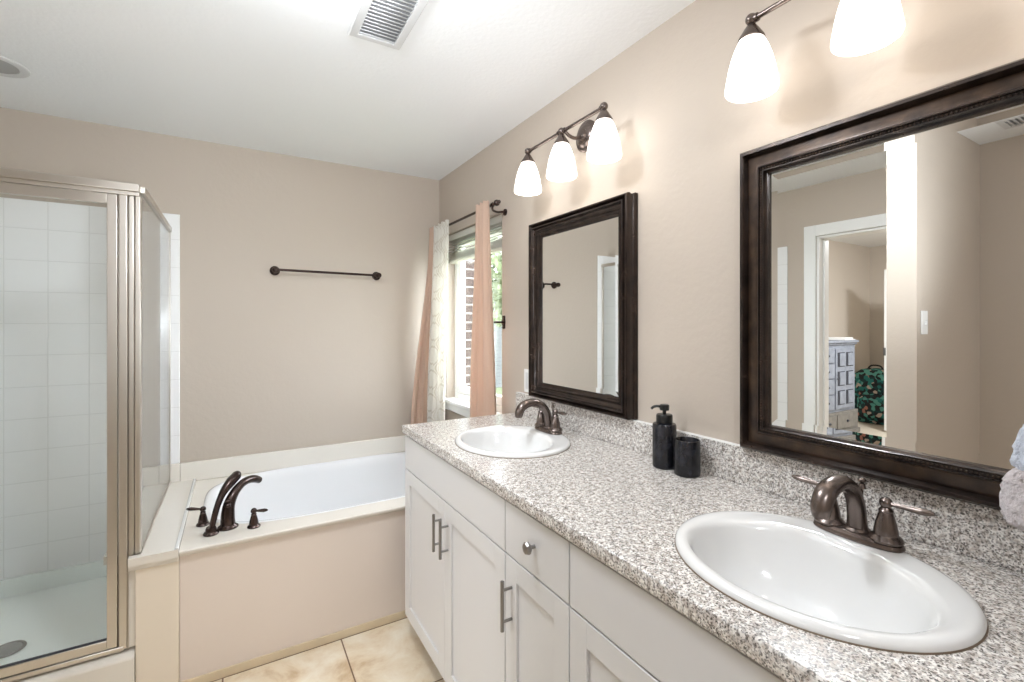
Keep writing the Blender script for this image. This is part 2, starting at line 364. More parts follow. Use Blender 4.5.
# ------------------------------------------------------------------ window
w = thing('window_1', 'white framed window in the right wall above the tub', 'window', (.09, 2.6, WZ0)); w['kind'] = 'structure'; del w['category']
mb = MB(); X0, X1 = .06, .12
mb.box((X0, WY0, WZ0), (X1, WY0+.045, WZ1)); mb.box((X0, WY1-.045, WZ0), (X1, WY1, WZ1)); mb.box((X0, WY0+.045, WZ1-.045), (X1, WY1-.045, WZ1)); mb.box((X0, WY0+.045, WZ0), (X1, WY1-.045, WZ0+.04))
obj('window_frame', mb, 'trim', w, bevel=.003)
mb = MB(); a, b_ = WY0+.045, WY1-.045
mb.box((.07, a, WZ0+.04), (.10, a+.04, WZ1-.045)); mb.box((.07, b_-.04, WZ0+.04), (.10, b_, WZ1-.045)); mb.box((.07, a+.04, WZ0+.04), (.10, b_-.04, WZ0+.09)); mb.box((.07, a+.04, WZ1-.085), (.10, b_-.04, WZ1-.045))
obj('sash', mb, 'trim', w, bevel=.003)
mb = MB(); mb.box((.084, a+.035, WZ0+.08), (.088, b_-.035, WZ1-.08)); obj('pane', mb, 'wglass', w)
mb = MB(); mb.box((-.03, WY0-.03, WZ0-.02), (.06, WY1+.03, WZ0+.004)); mb.box((-.015, WY0-.01, WZ0-.07), (0, WY1+.01, WZ0-.02)); obj('window_sill', mb, 'trim', w, bevel=.004)
# raised blind
bl = thing('window_blind', 'raised white slat blind bunched at the top of the window', 'blind', (.035, 2.6, 1.83))
mb = MB(); mb.box((.012, WY0+.008, 1.975), (.052, WY1-.008, 2.015)); obj('headrail', mb, 'blind', bl, bevel=.003)
zz = [1.963, 1.945, 1.927, 1.909, 1.893, 1.881, 1.873, 1.866, 1.859, 1.853, 1.847, 1.842]
for i, z in enumerate(zz):
    mb = MB(); tl = .004 if i > 4 else .012
    R = [[(.008+.048*t, y, z+tl*(t-.5)+.004*math.sin(PI*t)+dz) for t in (0,.25,.5,.75,1) for dz in (0,)] for y in (WY0+.012, WY1-.012)]
    n = 5; mb.add(R[0]+R[1], [(j, j+1, n+j+1, n+j) for j in range(4)]); obj('slat', mb, 'blind', bl, solid=.0025)
mb = MB(); mb.box((.012, WY0+.012, 1.822), (.052, WY1-.012, 1.838)); obj('bottom_rail', mb, 'blind', bl, bevel=.003)
for y in (2.34, 2.86):
    mb = MB(); mb.tube([(.032, y, 1.975), (.032, y, 1.836)], .001, 6); obj('lift_cord', mb, 'blind', bl)
# curtain rod
rod = thing('curtain_rod', 'dark bronze curtain rod with scroll finial above the window', 'curtain rod', (-.08, 2.58, 2.04))
mb = MB(); mb.tube([(-.08, 2.14, 2.04), (-.08, 3.03, 2.04)], .008, 12); obj('rod', mb, 'bronze', rod)
for ye, sg in ((2.14, -1), (3.03, 1)):
    mb = MB(); mb.ball((-.08, ye+sg*.012, 2.04), .017); mb.ball((-.08, ye+sg*.035, 2.04), .010) if sg < 0 else None; obj('finial', mb, 'bronze', rod)
for yb in (2.175, 3.0):
    mb = MB(); mb.tube(smooth([(-.08, yb, 2.031), (-.078, yb, 2.012), (-.05, yb, 2.005), (-.02, yb, 2.01), (-.004, yb, 2.01)]), .006, 10); mb.lathe([(.018, 0), (.018, .006)], (-.006, yb, 2.01), 'X'); mb.lathe([(.012, -.004), (.012, .004)], (-.08, yb, 2.04), 'Y')
    obj('bracket', mb, 'bronze', rod)
mb = MB(); mb.lathe([(.006, 0), (.006, .05), (.018, .053), (.018, .06), (.004, .064)], (-.062, 2.19, 1.42), 'X'); mb.box((-.006, 2.178, 1.385), (-.0005, 2.202, 1.455))
tag(obj('curtain_holdback', mb, 'bronze', base=(-.03, 2.19, 1.385)), 'small dark curtain holdback on the wall just right of the window', 'holdback')
def curtain(name, label, m, topA, topB, botA, botB, z1, z0, folds, amp, mid=None):
    mb = MB(); nu, nv = 60, 40; vs = []; wd = (Vector(botA)-Vector(botB)).length*1.6
    for i in range(nv+1):
        t = i/nv; e = t*t*(3-2*t)
        A = Vector(topA).lerp(Vector(botA), e); B = Vector(topB).lerp(Vector(botB), e)
        if mid: k = math.sin(PI*t)*mid; c = (A+B)/2; A = A+(c-A)*k; B = B+(c-B)*k
        d = (B-A); nrm = Vector((d.y, -d.x)).normalized()
        if nrm.x > 0: nrm = -nrm
        for j in range(nu+1):
            s = j/nu; p = A+d*s; a = amp*(.55+.45*t)
            q = a*math.sin(2*PI*folds*s+.6*math.sin(3*t+s*2)) + a*.35*math.sin(2*PI*folds*2.3*s+1+2*t)
            p = p+nrm*q; z = z1+(z0-z1)*t + (.004*math.sin(2*PI*folds*s) if i == 0 else 0)
            mb.uv[len(vs)] = (s*wd, z); vs.append((p.x, p.y, z))
    mb.add(vs, [(i*(nu+1)+j, i*(nu+1)+j+1, (i+1)*(nu+1)+j+1, (i+1)*(nu+1)+j) for i in range(nv) for j in range(nu)])
    return tag(obj(name, mb, m, base=(-.08, (topA[1]+topB[1])/2, z0), solid=.0025, angle=80), label, 'curtain', 'curtains at the window')
curtain('curtain', 'plain peach curtain in the corner, leftmost on the rod', 'peach', (-.101, 3.035), (-.101, 2.95), (-.235, 3.06), (-.10, 3.02), 2.062, .60, 2.2, .012)
curtain('curtain', 'white trellis-patterned curtain beside the corner', 'trellis', (-.101, 2.955), (-.101, 2.715), (-.12, 3.03), (-.083, 2.80), 2.062, .60, 3.5, .016)
curtain('curtain', 'peach curtain nearest the far mirror, gathered at the right of the window', 'peach', (-.101, 2.315), (-.101, 2.18), (-.085, 2.425), (-.085, 2.14), 2.062, .60, 3.0, .020)
# outside
mb = MB(); mb.box((.141, 3.6, -.3), (.53, 4.6, 3.2)); struct('wall_exterior_brick', mb, 'brick')
mb = MB(); mb.box((.145, -6, -.4), (25, 25, -.3)); struct('ground', mb, 'grass')
mb = MB(); mb.box((1.0, 11, -.3), (9, 11.3, 2.3)); tag(obj('garden_wall', mb, 'siding', base=(5, 11.1, -.3)), 'grey horizontal board wall outside beyond the window', 'wall')
def tree(x, y, h, r, n, lab):
    t = thing('tree', lab, 'tree', (x, y, -.3), 'trees outside the window')
    mb = MB(); mb.tube(smooth([(x, y, -.3), (x+.05, y, h*.3), (x-.04, y+.05, h*.7)]), [.09]*9, 8); obj('trunk', mb, 'bark', t)
    mb = MB()
    for i in range(n):
        d = Vector((random.gauss(0,1), random.gauss(0,1), random.gauss(0,1))).normalized()*r*random.random()**.4
        c = Vector((x, y, h*.75))+Vector((d.x, d.y, d.z*.9)); u = Vector((random.gauss(0,1), random.gauss(0,1), random.gauss(0,1))).normalized()*.09
        v_ = u.cross(Vector((random.gauss(0,1), random.gauss(0,1), random.gauss(0,1)))).normalized()*.05
        mb.add([c-u, c+v_, c+u, c-v_], [(0,1,2,3)])
    obj('foliage', mb, 'leaf', t)
tree(2.2, 7.2, 3.0, 1.2, 1500, 'leafy tree nearest the window, outside'); tree(4.2, 9.2, 3.4, 1.5, 1500, 'leafy tree farther from the window, outside')

# ------------------------------------------------------------------ shower
mb = MB(); mb.box((WX+.011, YB-.011, .14), (-1.509, YB-.0005, 2.006)); sh = thing('shower_surround', 'white square tile surround on the shower walls', 'shower tile', (-2.0, YB, .14))
obj('back_tile', mb, 'tileXZ', sh, bevel=.003)
mb = MB(); mb.box((WX+.0005, 2.005, .21), (WX+.011, YB-.0005, 2.006)); obj('side_tile', mb, 'tileYZ', sh, bevel=.003)
pan = thing('shower_pan', 'white shower base with raised front curb', 'shower base', (-2.03, 2.65, 0))
mb = MB(); cx, cy = -2.03, 2.62
inner = sell(.055, .055, cx, cy, 48, 2, .115)
px0, px1, py0, py1 = WX+.012, -1.666, 2.33, YB-.012
# floor dished to the drain
rr = []
for k, (t, z) in enumerate(((0, .112), (.35, .117), (1, .128))):
    ring = []
    for p in inner:
        dx, dy = p[0]-cx, p[1]-cy
        tx = ((px1 if dx > 0 else px0)-cx)/dx if abs(dx) > 1e-9 else 1e9; ty = ((py1 if dy > 0 else py0)-cy)/dy if abs(dy) > 1e-9 else 1e9
        m_ = min(tx, ty); s_ = 1+(m_-1)*t; ring.append((cx+dx*s_, cy+dy*s_, z))
    rr.append(ring)
for X in (px0, px1):
    for Y in (py0, py1):
        k = min(range(48), key=lambda i: (rr[2][i][0]-X)**2+(rr[2][i][1]-Y)**2); rr[2][k] = (X, Y, .128)
rr.append([(p[0], p[1], .205) for p in rr[2]])
mb.rings(rr, cap0=True, cap1=False)
mb.box((px0-.01, YB-.03, .128), (px1, YB-.0115, .21)); mb.box((WX+.0115, 2.33, .128), (WX+.03, YB-.03, .21))
obj('pan_floor', mb, 'pan', pan)
mb = MB(); P = [(2.172, 0), (2.172, .19), (2.182, .198), (2.215, .205), (2.31, .215), (2.335, .20), (2.335, 0)]
R = [[(x, y, z) for y, z in P] for x in (WX+.001, -1.567)]; mb.rings(R); obj('curb', mb, 'marble', pan, bevel=.004)
dr = thing('shower_drain', 'round grey strainer drain in the shower floor', 'drain', (-2.03, 2.62, .113))
mb = MB(); mb.lathe([(.05, 0), (.056, .002), (.054, .005), (.046, .005), (.044, .003)], (-2.03, 2.62, .113)); obj('rim', mb, 'nickel2', dr)
mb = MB()
for i in range(-4, 5):
    y = 2.62+i*.0098; hw = math.sqrt(max(.0, .043**2-(i*.0098)**2)); mb.box((-2.03-hw, y-.0028, .1145), (-2.03+hw, y+.0028, .1175))
mb.lathe([(.045, 0), (.045, .001)], (-2.03, 2.62, .1132)); obj('grate', mb, 'lens', dr)
en = thing('shower_enclosure', 'framed glass shower enclosure with satin metal frame', 'shower enclosure', (-2.0, 2.215, .205))
mb = MB(); mb.box((WX+.012, 2.195, 1.90), (-1.556, 2.235, 1.93)); mb.box((WX+.012, 2.2, 1.885), (-1.556, 2.23, 1.90)); obj('header', mb, 'nickel', en, bevel=.003)
mb = MB(); mb.box((WX+.012, 2.198, .212), (-1.60, 2.24, .228)); obj('track', mb, 'nickel', en, bevel=.003)
mb = MB(); mb.box((WX+.012, 2.2, .228), (WX+.04, 2.23, 1.885)); obj('wall_jamb', mb, 'nickel', en, bevel=.002)
mb = MB(); mb.box((-1.617, 2.2, .215), (-1.59, 2.235, 1.885)); mb.box((-1.589, 2.203, .52), (-1.571, 2.235, 1.885)); mb.box((-1.570, 2.2, .557), (-1.552, 2.235, 1.885)); obj('corner_post', mb, 'nickel', en, bevel=.004)
mb = MB(); mb.box((-1.589, 2.195, .215), (-1.5865, 2.235, .52)); obj('filler_strip', mb, 'nickel', en)
mb = MB(); mb.box((-1.5862, 2.203, .217), (-1.567, 2.235, .524)); obj('end_strip', mb, 'marble', en)
mb = MB(); mb.box((-1.565, 2.236, 1.905), (-1.543, YB-.012, 1.93)); mb.box((-1.561, YB-.03, .556), (-1.549, YB-.0115, 1.905)); mb.box((-1.561, 2.236, .5555), (-1.549, YB-.031, .57)); obj('return_frame', mb, 'nickel', en, bevel=.002)
mb = MB(); mb.box((-1.558, 2.236, .57), (-1.552, YB-.031, 1.905)); obj('return_glass', mb, 'glass', en)
dx0, dx1 = WX+.045, -1.620
mb = MB()
mb.box((dx1-.030, 2.203, .230), (dx1, 2.225, 1.883)); mb.box((dx0, 2.203, .230), (dx0+.03, 2.225, 1.883)); mb.box((dx0+.03, 2.203, .230), (dx1-.03, 2.225, .262)); mb.box((dx0+.03, 2.203, 1.848), (dx1-.03, 2.225, 1.883))
door = obj('door', mb, 'nickel', en, bevel=.002, label='metal framed glass door')
mb = MB(); mb.box((dx0+.026, 2.211, .258), (dx1-.026, 2.217, 1.852)); obj('glass', mb, 'glass', door)
mb = MB(); mb.box((dx1-.0305, 2.2085, .262), (dx1-.029, 2.2195, 1.848)); mb.box((dx0+.03, 2.2085, .262), (dx1-.03, 2.2195, .265)); obj('gasket', mb, 'dark', door)
mb = MB(); mb.tube([(dx0+.015, 2.203, 1.05), (dx0+.015, 2.17, 1.05), (dx0+.015, 2.17, 1.2), (dx0+.015, 2.203, 1.2)], .006, 10); obj('handle', mb, 'nickel2', door)
# ------------------------------------------------------------------ tub
DZT = .545
led = thing('shower_ledge', 'white ledge between the shower glass and the tub', 'ledge', (-1.57, 2.65, 0))
mb = MB(); P = [(-1.704, .545), (-1.704, .552), (-1.70, .555), (-1.44, .555), (-1.434, .550), (-1.434, .53)]
mb.box((-1.665, 2.345, .525), (-1.434, YB-.0115, .555)); mb.box((-1.585, 2.168, .525), (-1.434, 2.196, .555)); mb.box((-1.551, 2.196, .525), (-1.434, 2.345, .555)); mb.box((-1.665, 2.236, .525), (-1.551, 2.345, .555)); obj('top', mb, 'marble', led)
mb = MB(); mb.box((-1.447, 2.17, .555), (-1.434, YB-.0255, .562)); obj('raised_edge', mb, 'porc', led, bevel=.003)
mb = MB(); mb.box((-1.585, 2.178, .505), (-1.434, 2.186, .525)); obj('lip', mb, 'marble', led, bevel=.002)
mb = MB(); mb.box((-1.566, 2.186, 0), (-1.434, 2.30, .525)); obj('panel', mb, 'apron2', led, bevel=.003)
mb = MB(); mb.box((-1.663, 2.337, 0), (-1.64, YB-.0115, .525)); obj('inner_wall', mb, 'marble', led)
mb = MB(); mb.box((-1.664, YB-.025, .555), (-1.508, YB-.0115, .655)); obj('splash', mb, 'marble', led, bevel=.003)
ts = thing('tub_surround', 'cream tub deck with smooth front apron and low splash', 'tub surround', (-.72, 2.65, 0))
N = 96; TC = (-.715, 2.695); ta, tb, te = .665, .414, 3.5
ov = sell(ta, tb, TC[0], TC[1], N, te, DZT)
mb = MB(); plate_hole(mb, -1.4335, -.001, 2.19, YB-.001, DZT, ov)
# front moulding of the deck: two stepped ogee lines
P = [(2.19, DZT), (2.178, DZT), (2.172, DZT-.004), (2.172, DZT-.010), (2.1805, DZT-.012), (2.1805, DZT-.019), (2.187, DZT-.021), (2.189, DZT-.027), (2.198, DZT-.027)]
R = [[(x, y, z) for y, z in P] for x in (-1.4335, -.001)]
mb.add(R[0]+R[1], [(j, j+1, len(P)+j+1, len(P)+j) for j in range(len(P)-1)])
obj('deck', mb, 'marble', ts, angle=30)
mb = MB(); mb.box((-1.4335, 2.196, 0), (-.001, 2.215, DZT-.026)); obj('apron', mb, 'apron', ts, bevel=.001)
mb = MB(); mb.box((-1.507, YB-.022, DZT), (-.023, YB-.0005, .652)); mb.box((-.022, 2.22, DZT), (-.0005, YB-.0005, .652)); obj('splash', mb, 'marble', ts, bevel=.004)
tb_ = thing('bathtub', 'white oval soaking tub sunk into the deck', 'bathtub', (TC[0], TC[1], .12))
mb = MB(); prof = [(0, DZT-.004), (0, DZT+.001), (.006, DZT+.004), (.014, DZT+.002), (.024, DZT-.012), (.034, DZT-.05), (.06, DZT-.16), (.09, DZT-.28), (.125, DZT-.355), (.19, DZT-.395), (.30, DZT-.405)]
R = []
for i, (o, z) in enumerate(prof):
    e = te if z > .4 else te+.2
    R.append(sell(ta-.0-o*1.25, tb-o, TC[0]+(.02*i/10), TC[1], N, e, z))
mb.rings(R, cap0=False, cap1=True); obj('basin', mb, 'acryl', tb_, angle=60)
mb = MB(); mb.lathe([(.03, 0), (.03, .004), (.02, .006)], (-1.10, TC[1], DZT-.405)); obj('drain', mb, 'bronze', tb_)
mb = MB(); mb.box((-1.4335, 2.188, 0), (-.3, 2.196, .034)); struct('baseboard_back', mb, 'basetile', bevel=.001)
# tub filler
fl = thing('tub_faucet', 'dark bronze tub filler with arched spout and two lever handles on the deck corner', 'faucet', (-1.276, 2.33, DZT))
D = Vector((.66, .75, 0)); bx = Vector((-1.276, 2.318, DZT))
mb = MB(); mb.lathe([(.038, 0), (.040, .004), (.038, .010), (.030, .016), (.028, .02)], tuple(bx), n=28, sy=.85)
pts = [(0, .018, .028), (.0, .06, .026), (.008, .10, .0225), (.036, .137, .0185), (.075, .160, .0165), (.115, .166, .0165), (.155, .158, .0175), (.185, .143, .015)]
sp = smooth([tuple(bx+D*d+Vector((0,0,h))) for d, h, r in pts], 4); rad = []
for i in range(len(sp)):
    t = i/4; k = min(int(t), len(pts)-2); rad.append(pts[k][2]+(pts[k+1][2]-pts[k][2])*(t-k))
mb.tube(sp, rad, 18); obj('spout', mb, 'bronze', fl)
mb = MB(); q = bx-D*.018+Vector((.012,-.004,.100)); mb.tube([tuple(bx+Vector((0,0,.09))), tuple(q)], .006, 8); mb.ball(tuple(q), .012); mb.ball(tuple(q+Vector((0,0,.018))), .009); obj('diverter_knob', mb, 'bronze', fl)
def bell(mb, c, s=1.0, lev=(-1, 0), ll=.07, m=None):
    mb.lathe([(.030*s, 0), (.031*s, .004*s), (.027*s, .010*s), (.022*s, .014*s), (.0215*s, .022*s), (.019*s, .036*s), (.014*s, .055*s), (.012*s, .060*s), (.0135*s, .064*s), (.009*s, .070*s), (.007*s, .076*s)], c, n=24)
def lever(mb, c, d, ll, s=1.0, rise=.006):
    c = Vector(c); d = Vector((d[0], d[1], 0)).normalized(); mb.ball(tuple(c), .0125*s)
    P = [c+d*(ll*t)+Vector((0,0,rise*t)) for t in (0.05, .2, .45, .75, .92, 1.0)]
    mb.tube(P, [.006*s, .0055*s, .0075*s, .0095*s, .007*s, .004*s], 12, flat=.8)
for c, d in (((-1.369, 2.409, DZT), (-.85, .25)), ((-1.181, 2.275, DZT), (.8, -.6))):
    mb = MB(); bell(mb, c, .84); h = obj('handle', mb, 'bronze', fl)
    mb = MB(); lever(mb, (c[0], c[1], c[2]+.068), d, .062, 1.0); obj('lever', mb, 'bronze', h)
hs = thing('hand_shower', 'dark bronze hand shower wand standing left of the tub spout', 'hand shower', (-1.328, 2.285, DZT))
b0 = Vector((-1.335, 2.285, DZT)); mb = MB(); mb.lathe([(.027, 0), (.029, .004), (.026, .010), (.020, .014), (.020, .022), (.017, .030)], tuple(b0), n=28); obj('base', mb, 'bronze', hs)
pts = [(.004, .024, .014), (.015, .06, .0145), (.031, .10, .015), (.051, .135, .0165), (.074, .160, .021), (.106, .182, .026), (.138, .198, .025), (.150, .203, .015)]
sp = smooth([tuple(b0+D*d+Vector((0,0,h))) for d, h, r in pts], 4); rad = []
for i in range(len(sp)):
    t = i/4; k = min(int(t), len(pts)-2); rad.append(pts[k][2]+(pts[k+1][2]-pts[k][2])*(t-k))
mb = MB(); mb.tube(sp, rad, 16, flat=.8); obj('wand', mb, 'bronze', hs)
# ------------------------------------------------------------------ towel bar
tbr = thing('towel_bar', 'long dark bronze towel bar on the back wall', 'towel bar', (-.746, YB, 1.727))
mb = MB(); mb.tube([(-1.04, 3.06, 1.729), (-.45, 3.06, 1.726)], .0075, 12); obj('bar', mb, 'bronze', tbr)
for x in (-1.046, -.446):
    mb = MB(); mb.lathe([(.028, 0), (.028, .006), (.022, .010), (.012, .018), (.009, .035), (.013, .048), (.016, .06), (.014, .072), (.006, .078)], (x, YB-.0005, 1.7275), 'Y', 24)
    for k in range(len(mb.v)): p = mb.v[k]; mb.v[k] = (p[0], 2*(YB-.0005)-p[1], p[2])
    mb.ball((x, 3.06, 1.7275), .018, sc=(1.1, 1, 1)); obj('bracket', mb, 'bronze', tbr)

# ------------------------------------------------------------------ vanity
FX = -.575; DXF = -.595; V0, V1 = -.055, 2.045; CT = .957
def shaker(mb, y0, y1, z0, z1, s=.058, rec=.008):
    mb.box((FX+.0, y0, z0), (DXF+rec, y1, z1))
    mb.box((DXF+rec, y0, z0), (DXF, y0+s, z1)); mb.box((DXF+rec, y1-s, z0), (DXF, y1, z1)); mb.box((DXF+rec, y0+s, z0), (DXF, y1-s, z0+s)); mb.box((DXF+rec, y0+s, z1-s), (DXF, y1-s, z1))
def pull(parent, y, z):
    mb = MB(); x = DXF-.030; mb.tube([(x, y, z-.068), (x, y, z+.068)], .0055, 12)
    for dz in (-.043, .043): mb.tube([(DXF+.001, y, z+dz), (x, y, z+dz)], .0042, 10)
    obj('handle', mb, 'nickel2', parent)
def carcass(v, y0, y1):
    mb = MB(); mb.box((-.002, y0, .11), (FX+.002, y0+.016, .921)); mb.box((-.002, y1-.016, .11), (FX+.002, y1, .921)); mb.box((-.002, y0+.016, .11), (FX+.002, y1-.016, .126)); mb.box((-.002, y0+.016, .126), (-.012, y1-.016, .921))
    mb.box((FX+.02, y0+.016, .126), (FX+.002, y0+.03, .921)); mb.box((FX+.02, y1-.03, .126), (FX+.002, y1-.016, .921)); mb.box((FX+.02, y0+.03, .74), (FX+.002, y1-.03, .79)); mb.box((FX+.02, y0+.03, .89), (FX+.002, y1-.03, .921)); mb.box((FX+.02, y0+.03, .126), (FX+.002, y1-.03, .15))
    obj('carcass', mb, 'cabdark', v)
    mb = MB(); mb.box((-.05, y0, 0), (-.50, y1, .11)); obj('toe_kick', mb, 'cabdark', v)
GZ = .0022; g = .002
va = thing('vanity_cabinet', 'white two-door vanity cabinet under the far sink', 'cabinet', (-.3, 1.594, 0), 'white vanity cabinet units'); carcass(va, 1.1435, V1)
mb = MB(); mb.box((FX, 1.1435+g, .769), (DXF, V1-g, .913)); obj('false_drawer_front', mb, 'cab', va, bevel=.0015)
for y0, y1, hy in ((1.585+g/2, V1-g, 1.617), (1.1435+g, 1.585-g/2, 1.553)):
    mb = MB(); shaker(mb, y0, y1, .112, .764); d = obj('door', mb, 'cab', va, bevel=.0012); pull(d, hy, .645)
vb = thing('vanity_cabinet', 'narrow white vanity cabinet with one knobbed drawer over one door', 'cabinet', (-.3, .996, 0), 'white vanity cabinet units'); carcass(vb, .849, 1.143)
mb = MB(); mb.box((FX, .849+g, .769), (DXF, 1.143-g, .913)); d = obj('drawer', mb, 'cab', vb, bevel=.0015)
mb = MB(); mb.lathe([(.005, 0), (.005, .012), (.0155, .018), (.0165, .024), (.013, .029), (.006, .030)], (0, 0, 0), 'X', 8); mb.v = [(DXF-p[0], .992+p[1], .845+p[2]) for p in mb.v]; obj('knob', mb, 'nickel2', d, angle=20)
mb = MB(); shaker(mb, .849+g, 1.143-g, .112, .764); d = obj('door', mb, 'cab', vb, bevel=.0012); pull(d, 1.106, .642)
vc = thing('vanity_cabinet', 'white two-door vanity cabinet under the nearest sink', 'cabinet', (-.3, .4, 0), 'white vanity cabinet units'); carcass(vc, V0, .8485)
mb = MB(); mb.box((FX, V0+g, .769), (DXF, .8485-g, .913)); obj('false_drawer_front', mb, 'cab', vc, bevel=.0015)
for y0, y1, hy in ((.395+g/2, .8485-g, .43), (V0+g, .395-g/2, .36)):
    mb = MB(); shaker(mb, y0, y1, .112, .764); d = obj('door', mb, 'cab', vc, bevel=.0012); pull(d, hy, .645)
# countertop with two sink cut-outs
SINKS = [(-.330, 1.552), (-.332, .472)]; SA, SB = .240, .213
ct = thing('countertop', 'speckled grey granite countertop with matching backsplash', 'countertop', (-.3, 1.0, .922))
mb = MB(); CX0, CX1 = -.606, -.001
ys = [-.057, 1.0, 2.053]
for (sx, sy), y0, y1 in ((SINKS[1], ys[0], ys[1]), (SINKS[0], ys[1], ys[2])):
    hole = sell(SB-.02, SA-.02, sx, sy, 72, 2, CT); plate_hole(mb, CX0+.004, CX1, y0 + (.004 if y0 < 0 else 0), y1-(.004 if y1 > 2 else 0), CT, hole)
    lo = [(p[0], p[1], .922) for p in hole]; n0 = len(mb.v); mb.add(hole+lo, [(j, (j+1) % 72, 72+(j+1) % 72, 72+j) for j in range(72)])
    plate_hole(mb, CX0+.004, CX1, y0 + (.004 if y0 < 0 else 0), y1-(.004 if y1 > 2 else 0), .922, lo)
# rounded edge band: front and left/right ends
E_ = [(.004, CT), (.0012, CT-.0012), (0, CT-.004), (0, .926), (.0012, .9232), (.004, .922)]
R = [[(CX1, ys[2]-o, z), (CX0+o, ys[2]-o, z), (CX0+o, ys[0]+o, z), (CX1, ys[0]+o, z)] for o, z in E_]
vs = [p for r in R for p in r]; mb.add(vs, [(i*4+j, i*4+j+1, i*4+j+5, i*4+j+4) for i in range(len(R)-1) for j in range(3)])
obj('slab', mb, 'granite', ct, angle=70)
mb = MB(); mb.box((-.0215, -.057, CT), (-.001, 2.035, 1.0625)); obj('backsplash', mb, 'granite', ct, bevel=.002)
mb = MB(); mb.box((-.0205, -.05, 1.0625), (-.0008, 2.033, 1.0640)); obj('caulk_line', mb, 'trim', ct)
# sinks
def make_sink(sx, sy, label):
    t = thing('drop_in_sink', label, 'sink', (sx, sy, CT), 'oval drop-in sinks')
    mb = MB(); n = 96; L_ = [(SB, SA, 0, CT+.0005), (SB+.0005, SA+.0005, 0, CT+.006), (SB-.004, SA-.004, 0, CT+.0115), (SB-.012, SA-.012, 0, CT+.014), (SB-.022, SA-.022, -.001, CT+.0135)]
    # inner bowl moved toward the front, leaving the faucet deck at the back
    L_ += [(.170, .208, -.020, CT+.012), (.162, .200, -.026, CT+.009), (.156, .194, -.028, CT-.002), (.150, .188, -.028, CT-.022), (.138, .174, -.027, CT-.06), (.115, .145, -.022, CT-.10), (.080, .10, -.015, CT-.128), (.040, .045, -.008, CT-.139), (.022, .022, -.006, CT-.141)]
    mb.rings([sell(b, a, sx+dx, sy, n, 2, z) for b, a, dx, z in L_], cap0=False, cap1=True); obj('bowl', mb, 'porc', t, angle=80)
    mb = MB(); mb.lathe([(.0225, 0), (.0225, .003), (.017, .005), (.010, .008), (.002, .009)], (sx-.006, sy, CT-.141)); obj('drain', mb, 'bronze2', t)
    mb = MB(); mb.rings([sell(SB+.0022, SA+.0022, sx, sy, 72, 2, CT+.0002), sell(SB+.0015, SA+.0015, sx, sy, 72, 2, CT+.0018), sell(SB-.004, SA-.004, sx, sy, 72, 2, CT+.002)], cap0=False, cap1=False); obj('rim_shadow_line', mb, 'bead', t)  # dark ring standing in for the shadow line at the rim
    return t
s2 = make_sink(*SINKS[1], 'white oval drop-in sink nearest the camera')
s1 = dup(s2, (*SINKS[0], CT), 'white oval drop-in sink at the far end of the vanity')
# faucet (centre set)
fx, fy, fz = -.143, .468, CT+.0135
fa = thing('sink_faucet', 'bronze two-handle faucet on the nearest sink', 'faucet', (fx, fy, fz), 'two-handle sink faucets')
mb = MB(); mb.rings([sell(a, b, fx, fy, 48, 2.6, fz+z) for a, b, z in ((.031, .080, 0), (.032, .081, .003), (.030, .079, .009), (.024, .073, .013), (.022, .071, .014))]); obj('base_plate', mb, 'bronze2', fa)
mb = MB(); pts = [(.004, .012, .021), (.002, .04, .0185), (-.006, .075, .0175), (-.028, .105, .0175), (-.062, .122, .018), (-.098, .122, .0195), (-.126, .110, .0205), (-.140, .088, .0195), (-.142, .070, .0155)]
sp = smooth([(fx+d, fy, fz+h) for d, h, r in pts], 4); rad = []
for i in range(len(sp)):
    t = i/4; k = min(int(t), len(pts)-2); rad.append(pts[k][2]*.95+(pts[k+1][2]-pts[k][2])*(t-k))
mb.tube(sp, rad, 20, flat=.9); mb.lathe([(.024, .01), (.024, .016), (.02, .02)], (fx+.003, fy, fz), n=24); obj('spout', mb, 'bronze2', fa)
mb = MB(); mb.tube([(fx+.024, fy, fz+.01), (fx+.024, fy, fz+.105)], .0028, 8); mb.ball((fx+.024, fy, fz+.112), .0075, sc=(1, 1, .8)); mb.lathe([(.0075, 0), (.0045, .01)], (fx+.024, fy, fz+.095), n=12); obj('lift_rod', mb, 'bronze2', fa)
for sg in (-1, 1):
    mb = MB(); bell(mb, (fx, fy+sg*.051, fz+.012), .93); h = obj('handle', mb, 'bronze2', fa)
    mb = MB(); lever(mb, (fx, fy+sg*.051, fz+.086), (-.05, sg), .076, .93, .004); obj('lever', mb, 'bronze2', h)
dup(fa, (fx, 1.575, fz), 'bronze two-handle faucet on the far sink under the far mirror')
# soap pump and tumbler
so = thing('soap_dispenser', 'black marbled soap pump bottle beside the tumbler', 'soap dispenser', (-.078, 1.028, CT))
c = (-.078, 1.028, CT)
mb = MB(); mb.lathe([(.034, 0), (.0365, .003), (.0365, .132), (.034, .138), (.025, .1405)], c); obj('bottle', mb, 'black', so)
mb = MB(); mb.lathe([(.024, .141), (.025, .143), (.025, .164), (.023, .167), (.006, .168)], c); obj('collar', mb, 'blackp', so)
mb = MB(); mb.lathe([(.006, .168), (.006, .179), (.014, .180), (.015, .183), (.015, .195), (.012, .198)], c, n=20)
mb.tube(smooth([(c[0]-.008, c[1]+.006, CT+.190), (c[0]-.018, c[1]+.014, CT+.192), (c[0]-.027, c[1]+.021, CT+.189), (c[0]-.033, c[1]+.024, CT+.183)]), .0042, 8); obj('pump_head', mb, 'blackp', so)
mb = MB(); mb.lathe([(.034, 0), (.0375, .003), (.0375, .104), (.0365, .106), (.034, .106), (.033, .104), (.033, .008)], (-.080, .940, CT), n=40)
